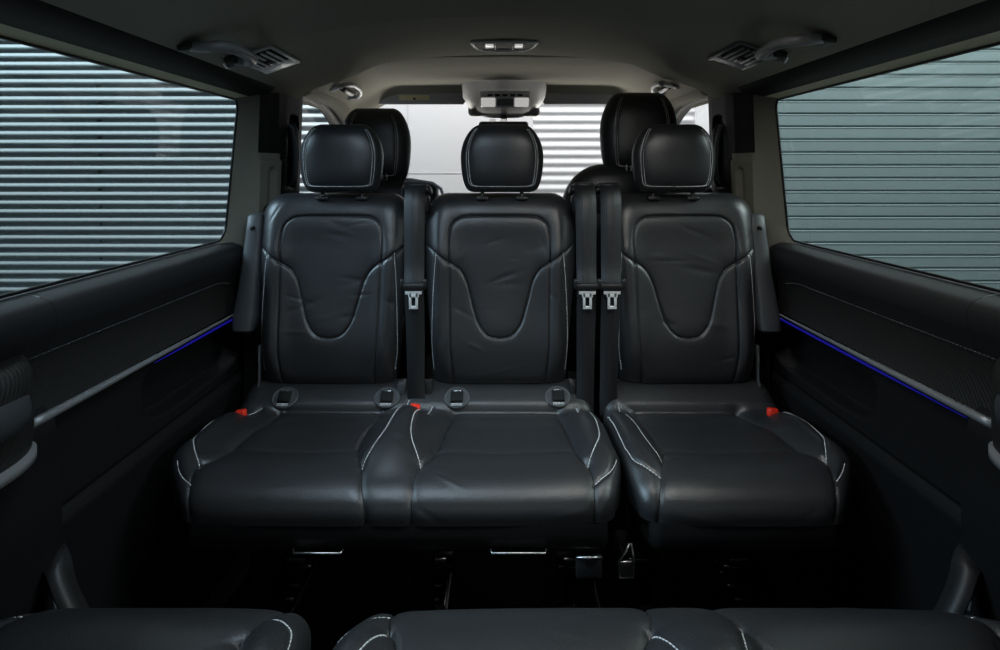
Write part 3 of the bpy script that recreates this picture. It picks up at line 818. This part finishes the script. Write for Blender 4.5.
    # --- A pillar
    path = densify([(2.18, .286, .775), (2.40, .288, .778), (2.60, .272, .785), (2.85, .205, .80), (3.2, .06, .825), (3.7, -.22, .84)], .03)
    b = MB(); b.tube([(mirror(s, h), y, z) for y, z, h in path], .022, 12); b.build('door_seal', M['roofroll'], root)
    path = densify([(2.2, .312, .755), (2.45, .318, .752), (2.66, .305, .755), (2.9, .245, .765), (3.2, .11, .79), (3.7, -.20, .82)], .03)
    b = MB(); b.tube([(mirror(s, h), y, z) for y, z, h in path], .040, 14); b.build('windscreen_pillar', M['roof'], root)

# floor, bulkhead, windscreen
b = MB(); b.box((XC, 1.45, ZF-.02), (1.72, 4.7, .04)); fl = b.build('floor', M['carpet'], None, False); tag(fl, 'black carpeted van floor', 'floor', kind='structure')
ws = thing('window_5', (XC, 3.3, -.2), None, None); ws['kind'] = 'structure'
P = np.array([[(XC+u*(.72+.12*t), 3.03+.72*t+.0-.10*u*u*t, .375-.60*t-.0*u*u) for u in np.linspace(-1, 1, 13)] for t in np.linspace(0, 1, 7)])
b = MB(); b.grid(P); b.build('pane', M['clear'], ws)
fb = thing('wall_front', (XC, 3.78, ZF), None, None); fb['kind'] = 'structure'
b = MB(); b.box((XC, 3.82, -.64), (1.75, .04, .88), .01); b.build('firewall', M['matte'], fb)
db = thing('dashboard', (XC, 3.45, -.75), 'black dashboard below the windscreen, beyond the front seats', 'dashboard')
rings = []
for x in np.linspace(-.785, .785, 24):
    hump = .03*math.exp(-((x+.45)/.2)**2)
    rings.append([(XC+x, y, z+hump*(1 if z > -.4 else 0)) for y, z in [(3.79, -.235), (3.60, -.225), (3.40, -.235), (3.28, -.27), (3.25, -.33), (3.30, -.50), (3.40, -.62), (3.70, -.72), (3.79, -.75)]])
b = MB(); b.grid(np.array(rings), flip=True)
for e in (rings[0], rings[-1]): b.add(e, [list(range(9))])
b.build('dash_body', M['matte'], db)

# ------------------------------------------------------------------ things on the ceiling
def hit(px, py):
    lo, hi = .6, 3.2; prev = None
    for Y in np.linspace(.7, 3.2, 2501):
        x, _, z = at(px, py, Y)
        if z > float(ceil_z(x, Y)): return Vector((x, Y, float(ceil_z(x, Y))))
    return Vector(at(px, py, 3.0))
def frame_at(p):
    e = .02; zx = float(ceil_z(p.x+e, p.y)-ceil_z(p.x-e, p.y))/(2*e)
    n = Vector((zx, 0, -1)).normalized(); return n
for s in (-1, 1):
    c = hit(268, 59) if s < 0 else hit(742, 55)
    n = frame_at(c); ay = Vector((0, 1, 0)); ax = ay.cross(n).normalized(); n = ax.cross(ay)
    if n.z > 0: n = -n
    R = Matrix((ax, ay, n)).transposed()
    if R.determinant() < 0: R = Matrix((-ax, ay, n)).transposed()
    A = R.col[0].copy()
    t = thing('air_vent', tuple(c), 'pale grey slatted ceiling air vent ahead of the grab handle, '+('striped window side' if s < 0 else 'teal shutter side'), 'air vent', 'ceiling air vents')
    LX, LY = .095, .21
    b = MB(); rim = [(-LX/2, -LY/2), (LX/2, -LY/2), (LX/2, LY/2), (-LX/2, LY/2)]
    pm = 'ventp' if s < 0 else 'ventd'  # same plastic on both; the lit side is painted paler
    for (x1, y1), (x2, y2) in zip(rim, rim[1:]+rim[:1]):
        b.tube([c+A*x1+ay*y1+n*.004, c+A*x2+ay*y2+n*.004], .005, 8)
    b.box(tuple(c+ay*(LY/2-.032)+n*.004), (LX, .062, .008), .002, R)
    b.box(tuple(c+A*(-s)*(-LX/2+.016)*(-1)*0+n*.001), (LX*.98, LY*.98, .004), .001, R)
    vent = b.build('vent_frame', M[pm], t)
    b = MB(); b.box(tuple(c-ay*.024+n*.0045), (LX*.86, LY*.62, .004), .001, R); b.build('vent_opening', M['matte'], vent)
    for k in range(5):
        b = MB(); b.box(tuple(c+A*((k-2)*.0155)-ay*.024+n*.009), (.0075, LY*.62, .005), .001, R @ Matrix.Rotation(.4, 3, 'Y')); b.build('slat', M[pm], t)
    b = MB(); b.box(tuple(c-ay*.01+n*.014), (.012, .035, .008), .002, R); b.build('vent_slider', M['black'], t)
    # grab handle
    p1, p2 = (hit(188, 43), hit(236, 56)) if s < 0 else (hit(826, 34), hit(772, 51))
    n2 = frame_at((p1+p2)/2); n2 = n2 if n2.z < 0 else -n2
    t = thing('grab_handle', tuple((p1+p2)/2), 'black curved ceiling grab handle over the '+('striped' if s < 0 else 'teal shutter')+' side window', 'grab handle', 'rear ceiling grab handles')
    hp = [(187, 43), (198, 36), (216, 32), (234, 37), (245, 46), (243, 54), (230, 57)] if s < 0 else [(826, 35), (812, 28), (796, 26), (778, 31), (767, 40), (768, 47), (780, 51)]
    Q = [tuple(hit(*q_)+n2*h_) for q_, h_ in zip(hp, (.006, .026, .034, .036, .034, .022, .006))]
    Q = densify(Q, .012)
    b = MB(); b.tube(Q, .0155, 12, flat=.8); b.build('handle_bar', M['ventd'], t)
    p1, p2 = Vector(Q[0]), Vector(Q[-1])
    for p in (p1, p2):
        b = MB(); b.box(tuple(p+n2*.006), (.034, .05, .016), .006, R, 3); b.build('handle_foot', M['black'], t)
    hk = p2.lerp(p1, .28)+n2*.004
    b = MB(); b.tube([hk, hk+n2*.018, hk+n2*.027+Vector((0, .008, 0)), hk+n2*.025+Vector((0, .018, 0)), hk+n2*.017+Vector((0, .022, 0))], .003, 8); b.build('coat_hook', M['chrome'], t)
    # front handle near the windscreen pillar
    c = Vector((mirror(s, .655), 2.50, .335))
    t = thing('grab_handle', tuple(c), 'pale grey C-shaped grab handle above the '+('front seat before the white panel' if s < 0 else 'taller front seat'), 'grab handle', 'front ceiling grab handles')
    off = Vector((-s*.02, 0, -.028))
    hp = [(332, 90), (340, 82.5), (350, 81), (358, 87), (356, 94), (348, 98)] if s < 0 else [(679, 87), (672, 82), (663, 78), (655, 82), (656, 90), (665, 94)]
    nf = frame_at(hit(*hp[2])); nf = nf if nf.z < 0 else -nf
    Q = densify([tuple(hit(*q_)+nf*h_) for q_, h_ in zip(hp, (0, .014, .020, .020, .014, 0))], .008)
    b = MB(); b.tube(Q, .0095, 10); b.build('handle_bar', M['lightp'], t)
    c = hit(346, 90) if s < 0 else hit(667, 87)
    b = MB(); b.box(tuple(c+off*.1), (.035, .15, .022), .008, Matrix.Rotation(-s*.7, 3, 'Y')); b.build('handle_recess', M['black'], t)

# centre lamp on the headliner
c = hit(504, 45); sl = (float(ceil_z(c.x, c.y+.08))-float(ceil_z(c.x, c.y-.08)))/.16
ay = Vector((0, 1, sl)).normalized(); ax = Vector((1, 0, 0)); n = -(ax.cross(ay)).normalized()
t = thing('reading_lamp', tuple(c), 'chrome rimmed reading lamp unit in the middle of the headliner', 'ceiling lamp')
def lamp_outline(a, bq, k=1.):
    pts = [(-a, -bq), (-a*.75, -bq*1.04), (0, -bq*1.05), (a*.75, -bq*1.04), (a, -bq), (a*1.01, -bq*.8)]
    for th in np.linspace(0, math.pi, 18): pts.append((a*.98*math.cos(th)*.98, -bq*.55+bq*1.5*math.sin(th)**.8))
    pts.append((-a*1.01, -bq*.8)); return pts
ol = lamp_outline(.102, .085)
loop3 = [c+ax*x+ay*y+n*.006 for x, y in ol]
b = MB(); b.prism([(x, -y) for x, y in ol], c+n*.0, ax, -ay, .006); b.v = [tuple(Vector(v)) for v in b.v]; sharp(b.build('lamp_base', M['matte'], t))
b = MB(); b.tube(loop3, .0042, 8, closed=True); b.build('chrome_rim', mat('bright_lamp_rim', (.9, .9, .9), .3), t)
b = MB(); b.tube([c+ax*x+ay*y+n*.008 for x, y in [(-.066, -.085), (-.060, .02), (-.045, .04), (.045, .04), (.060, .02), (.066, -.085)]], .002, 6)
for x in (-.028, .028): b.tube([c+ax*x+ay*-.08+n*.008, c+ax*x+ay*.038+n*.008], .002, 6)
b.build('inner_rim', M['lightp'], t)
for sx in (-1, 1):
    R = Matrix((ax, ay, ax.cross(ay))).transposed()
    b = MB(); b.box(tuple(c+ax*sx*.046-ay*.03+n*.008), (.026, .05, .006), .002, R); b.build('lamp_lens', M['lens'], t)

# header: visors, overhead console, mirror
def visor(x0, x1, label, tagx=None):
    t = thing('sun_visor', ((x0+x1)/2, 2.95, .33), label, 'sun visor', 'sun visors at the windscreen top')
    P = []
    xs = np.linspace(x0, x1, 24)
    for x in xs:
        e = min(1, min(x-x0, x1-x)/.025+.35); e = min(1, e)
        ring = []
        for k in range(16):
            a = 2*math.pi*k/16; ring.append((x, 2.955+.016*math.cos(a)-.018*math.sin(a)*e, .362+.036*math.sin(a)*e-.002))
        P.append(ring)
    b = MB(); b.grid(np.array(P), wrap=True); b.add(P[0], [list(range(16))]); b.add(P[-1], [list(range(16))[::-1]])
    b.build('visor_panel', M['visor'], t)
    if tagx:
        R = Matrix.Rotation(.38, 3, 'X')
        b = MB(); b.box((tagx, 2.945-.0-.003, .355), (.15, .003, .028), .001, R); lb = b.build('warning_label', M['label'], t)
        b = MB()
        for dx, w in ((-.05, .03), (-.022, .014), (.015, .035), (.048, .02)): b.box((tagx+dx, 2.9425, .356), (w, .001, .004), 0, R); 
        b.box((tagx, 2.9425, .349), (.012, .001, .010), 0, R)
        b.build('label_print', M['ink'], lb)
    b = MB(); b.tube([(x0+.03, 2.96, .36), (x0+.03, 2.96, .39)], .006, 8); b.tube([(x1-.03, 2.96, .36), (x1-.03, 2.96, .39)], .006, 8); b.build('visor_pivot', M['black'], t)
visor(-.675, -.16, 'grey sun visor with a yellow warning label above the white panel', -.42)
visor(.20, .70, 'grey sun visor without a label above the white corrugated wall')
t = thing('overhead_console', (XC+.005, 2.88, .36), 'grey overhead console with clear lamp lenses above the middle headrest', 'overhead console')
b = MB(); g = []
for y, z, w in [(2.70, .405, .165), (2.76, .385, .195), (2.90, .325, .20), (2.98, .285, .178), (3.02, .272, .165), (3.03, .262, .15)]:
    g.append([(XC+w*u, y, z+.03*abs(u)**4) for u in np.linspace(-1, 1, 21)])
b.grid(np.array(g)); b.box((XC, 3.03, .325), (.36, .05, .11), .02); b.build('console_housing', M['ventd'], t)
Rr = Matrix.Rotation(.41, 3, 'X')
Rr = Matrix.Rotation(-.80, 3, 'X')
b = MB(); b.box((XC+.003, 2.80, .330), (.235, .090, .022), .010, Rr, 3); lm = b.build('lamp_panel', mat('lamp_panel_plastic', (.8, .8, .82), .3), t)
for sx in (-1, 1):
    b = MB(); b.box((XC+.003+sx*.078, 2.798, .316), (.066, .052, .008), .003, Rr); b.build('lamp_lens', M['lens'], t)
b = MB(); b.box((XC+.003, 2.798, .316), (.08, .036, .008), .002, Rr); b.build('console_panel', M['midp'], t)
for k in range(5):
    b = MB(); b.box((XC+.003+(k-2)*.035, 2.767, .345), (.022, .010, .008), .002, Rr); b.build('switch', M['greyp'], t)
b = MB(); b.tube([(XC+.0, 3.02, .27), (XC, 3.0, .25)], .016, 10); b.build('mirror_mount', M['black'], t)
t = thing('rear_view_mirror', (XC, 3.0, .20), 'black rear view mirror behind the middle headrest, under the overhead console', 'mirror')
b = MB(); b.box((XC-.002, 3.02, .212), (.25, .035, .065), .015, None, 3); mb_ = b.build('mirror_housing', M['black'], t)
b = MB(); b.box((XC-.002, 3.001, .212), (.23, .004, .052), .001); b.build('mirror_glass', M['black'], t)
for sx in (-1, 1):
    b = MB(); b.box((XC-.03+sx*.026, 2.99, .248), (.032, .012, .012), .002); b.build('backlit_square', M['lens'], t)  # no lamps: the added glow stands for light from behind

# ------------------------------------------------------------------ floor rails and straps
for i, x in enumerate((-.53, -.163, .215, .60)):
    t = thing('floor_rail', (x, 1.4, ZF), ('metal seat rail in the floor, ' + ['nearest the striped window', 'under the gap of the bench, with pale edges', 'under the joint of bench and single seat', 'nearest the teal shutter window'][i]), 'floor rail', 'seat rails in the floor')
    b = MB()
    for sx in (-1, 1): b.box((x+sx*.030, 1.25, ZF+.006), (.010, 2.6, .012), .002)
    b.box((x, 1.25, ZF+.001), (.05, 2.6, .002)); r = b.build('rail_channel', M['rail'], t); sharp(r)
    b = MB()
    for sx in (-1, 1): b.box((x+sx*.0265, 1.25, ZF+.0125), (.0022, 2.6, .003), .0005)
    b.build('rail_edge', M['metal'] if i == 1 else M['rail'], t)
    b = MB(); rs = random.Random(i)
    for k in range(22):
        y = .9+k*.05
        b.tube([(x-.012, y, ZF+.006), (x+.012, y, ZF+.006)], .0035, 6)
    b.build('rail_teeth', M['metal'], t)
for s in (-1, 1):
    b = MB(); b.box((mirror(s, .72), 1.45, ZF+.008), (.055, 1.9, .016), .005); o = b.build('trim_%d' % (2 if s < 0 else 3), M['sill']); tag(o, None, None, kind='structure'); sharp(o)
    t = thing('lap_strap', (mirror(s, .76), .98, -.70), 'dark lap belt strap slanting down beside the rear cushion, '+('striped window side' if s < 0 else 'teal shutter side'), 'strap', 'lap straps beside the rear seats')
    pts = densify([(mirror(s, .79), 1.03, -.655), (mirror(s, .765), 1.01, -.665), (mirror(s, .735), .99, -.70), (mirror(s, .68), .97, -.77), (mirror(s, .62), .94, -.86), (mirror(s, .60), .92, -.95)], .01)
    b = MB(); b.ribbon([tuple(p) for p in pts], .040, .004, (0.2*s, .9, .45)); b.build('strap_webbing', M['skirt'], t)
    b = MB(); b.tube([(mirror(s, .775), 1.0, -.675), (mirror(s, .755), .985, -.685), (mirror(s, .735), .965, -.71)], .003, 8); b.build('strap_anchor', M['greyp'], t)

# ------------------------------------------------------------------ outside
GZ = -CZ
b = MB(); b.add([(-14, -6, GZ), (14, -6, GZ), (14, 9, GZ), (-14, 9, GZ)], [[0, 1, 2, 3]]); tag(b.build('floor', M['ground'], None, False), kind='structure')
D = 5.5
def corrugated(x0, x1, per, dep, m, parent, deep, zt=2.6):
    prof_ = []
    if deep:      # wide flat crests with deep dark channels between them
        k = 0
        while GZ+k*per < zt:
            for dz, dy in [(0, .0), (.04, .0), (.40, .0), (.43, .04), (.45, .14), (.46, .5), (.475, .92), (.49, 1.), (.68, .93), (.85, .83), (.96, .72), (.985, .6), (.995, .2)]: prof_.append((D-dep*dy, GZ+per*(k+dz)))
            k += 1
    else: prof_ = [(D-dep*(.5+.5*math.sin(2*math.pi*t)), GZ+per*t) for t in np.arange(0, (zt-GZ)/per, 1/16)]
    P = np.array([[(x, y, z) for y, z in prof_] for x in (x0, x1)])
    b = MB(); b.grid(P, flip=True); return b.build('cladding_sheet', m, parent)
wl = thing('wall_back', (0, D, GZ), None, None); wl['kind'] = 'structure'
per = .0783
corrugated(-8.5, -1.42, per, .085, M['wallcor'], wl, True)
corrugated(.300, 1.78, per, .013, M['corwhite'], wl, False)
b = MB(); b.box((-.56, D-.01, .5), (1.72, .05, 4.2), .004); sharp(b.build('flat_panel', M['wallwhite'], wl))
b = MB(); b.box((-.56, D-.0365, -.03), (1.70, .004, .006)); b.box((-.84, D-.0365, .5), (.004, .004, 4.1)); b.build('panel_joint', M['lightp'], wl)
b = MB(); b.box((1.86, D-.03, .5), (.16, .06, 4.2), .004); b.build('door_frame', M['corwhite'], wl)
b = MB()
rd = thing('door_3', (5, D, GZ), None, None); rd['kind'] = 'structure'
ps = []; z = GZ
while z < 2.6:
    for dz, dy in [(0, 0), (.02, -.002), (.05, -.018), (.12, -.024), (.5, -.026), (.84, -.026), (.86, -.030), (.875, -.031), (.96, -.012), (.97, -.002)]: ps.append((D+dy, z+dz*.1175))
    z += .1175
b.grid(np.array([[(x, y, z) for y, z in ps] for x in (1.94, 8.5)]), flip=True); sharp(b.build('roller_curtain', M['door_out'], rd), 20)
b = MB(); rs = random.Random(3)
for j, x in enumerate((-3.62, -2.35)):
    for k in range(15):
        z = -1.0+k*per*2+.04
        b.tube([(x+rs.uniform(-.01, .01)+k*-.004, D-.044, z), (x, D-.056, z)], .010, 8)
b.build('screws', M['screw'], wl)

# ------------------------------------------------------------------ light
w = bpy.data.worlds.new('world'); bpy.context.scene.world = w; w.use_nodes = True
bg = w.node_tree.nodes['Background']; bg.inputs[0].default_value = (.90, .95, 1.0, 1); bg.inputs[1].default_value = .07
def area(name, loc, rot, size, e, col=(1, 1, 1), spread=180):
    L = bpy.data.lights.new(name, 'AREA'); L.shape = 'RECTANGLE'; L.size, L.size_y = size; L.energy = e; L.color = col; L.spread = math.radians(spread)
    o = bpy.data.objects.new(name, L); C.objects.link(o); o.location = W(*loc); o.rotation_euler = rot; return o
D2R = math.radians
area('ceiling_lamp_front', (0.1, 4.3, 2.6), (D2R(28), 0, 0), (4.5, .5), 165)
area('ceiling_lamp_left', (-4.8, 4.4, 2.6), (D2R(22), 0, 0), (4.5, .4), 150, (.85, .95, 1))
area('ceiling_lamp_right', (4.8, 4.2, 2.6), (D2R(28), 0, 0), (4.5, .4), 155, (.95, 1, .98))
area('fill_front_low', (0, 4.5, -.56), (D2R(-108), 0, 0), (2.2, .4), 85, (1, .97, .90))  # unseen fill, added to brighten the front of the headliner
area('fill_side_left', (-3.3, .9, 1.6), (0, D2R(-55), 0), (1.6, 1.6), 90, (.66, .84, 1), 100)  # added fill through the side glass, standing in for window daylight
area('fill_side_right', (3.3, .9, 1.6), (0, D2R(55), 0), (1.6, 1.6), 60, (.95, 1, .97), 100)  # the same added fill for the opposite window
area('fill_cabin_left', (XC-.32, 1.05, .30), (D2R(24), 0, 0), (.35, .22), 2.375, (.66, .84, 1), 130)  # unseen fill added overhead to light the cushion tops, cool half
area('fill_cabin_right', (XC+.32, 1.05, .30), (D2R(24), 0, 0), (.35, .22), 2.0, (1, .99, .94), 130)  # neutral half of the added overhead fill
area('fill_behind_cool', (-1.2, -3.0, 1.3), (D2R(70), 0, D2R(-20)), (2.5, 1.2), 11, (.80, .90, 1))  # unseen fill added to brighten the cabin from the rear
area('fill_behind_warm', (1.6, -3.0, 1.3), (D2R(70), 0, D2R(25)), (2.5, 1.2), 11, (1, .98, .93))  # warmer half of the added rear fill

# ------------------------------------------------------------------ camera
cam = bpy.data.cameras.new('camera'); co = bpy.data.objects.new('camera', cam); C.objects.link(co)
co.location = (0, 0, CZ); co.rotation_euler = (math.radians(90), 0, 0)
cam.sensor_width = 36; cam.lens = 36*F/1000; cam.shift_y = -(325-HY)/1000; cam.clip_start = .02
sc = bpy.context.scene; sc.camera = co
sc.view_settings.view_transform = 'Standard'; sc.view_settings.look = 'None'; sc.view_settings.gamma = 1; sc.view_settings.use_curve_mapping = False
sc.view_settings.exposure = 0.0
sc.cycles.max_bounces = 8; sc.cycles.transparent_max_bounces = 12; sc.cycles.use_denoising = True
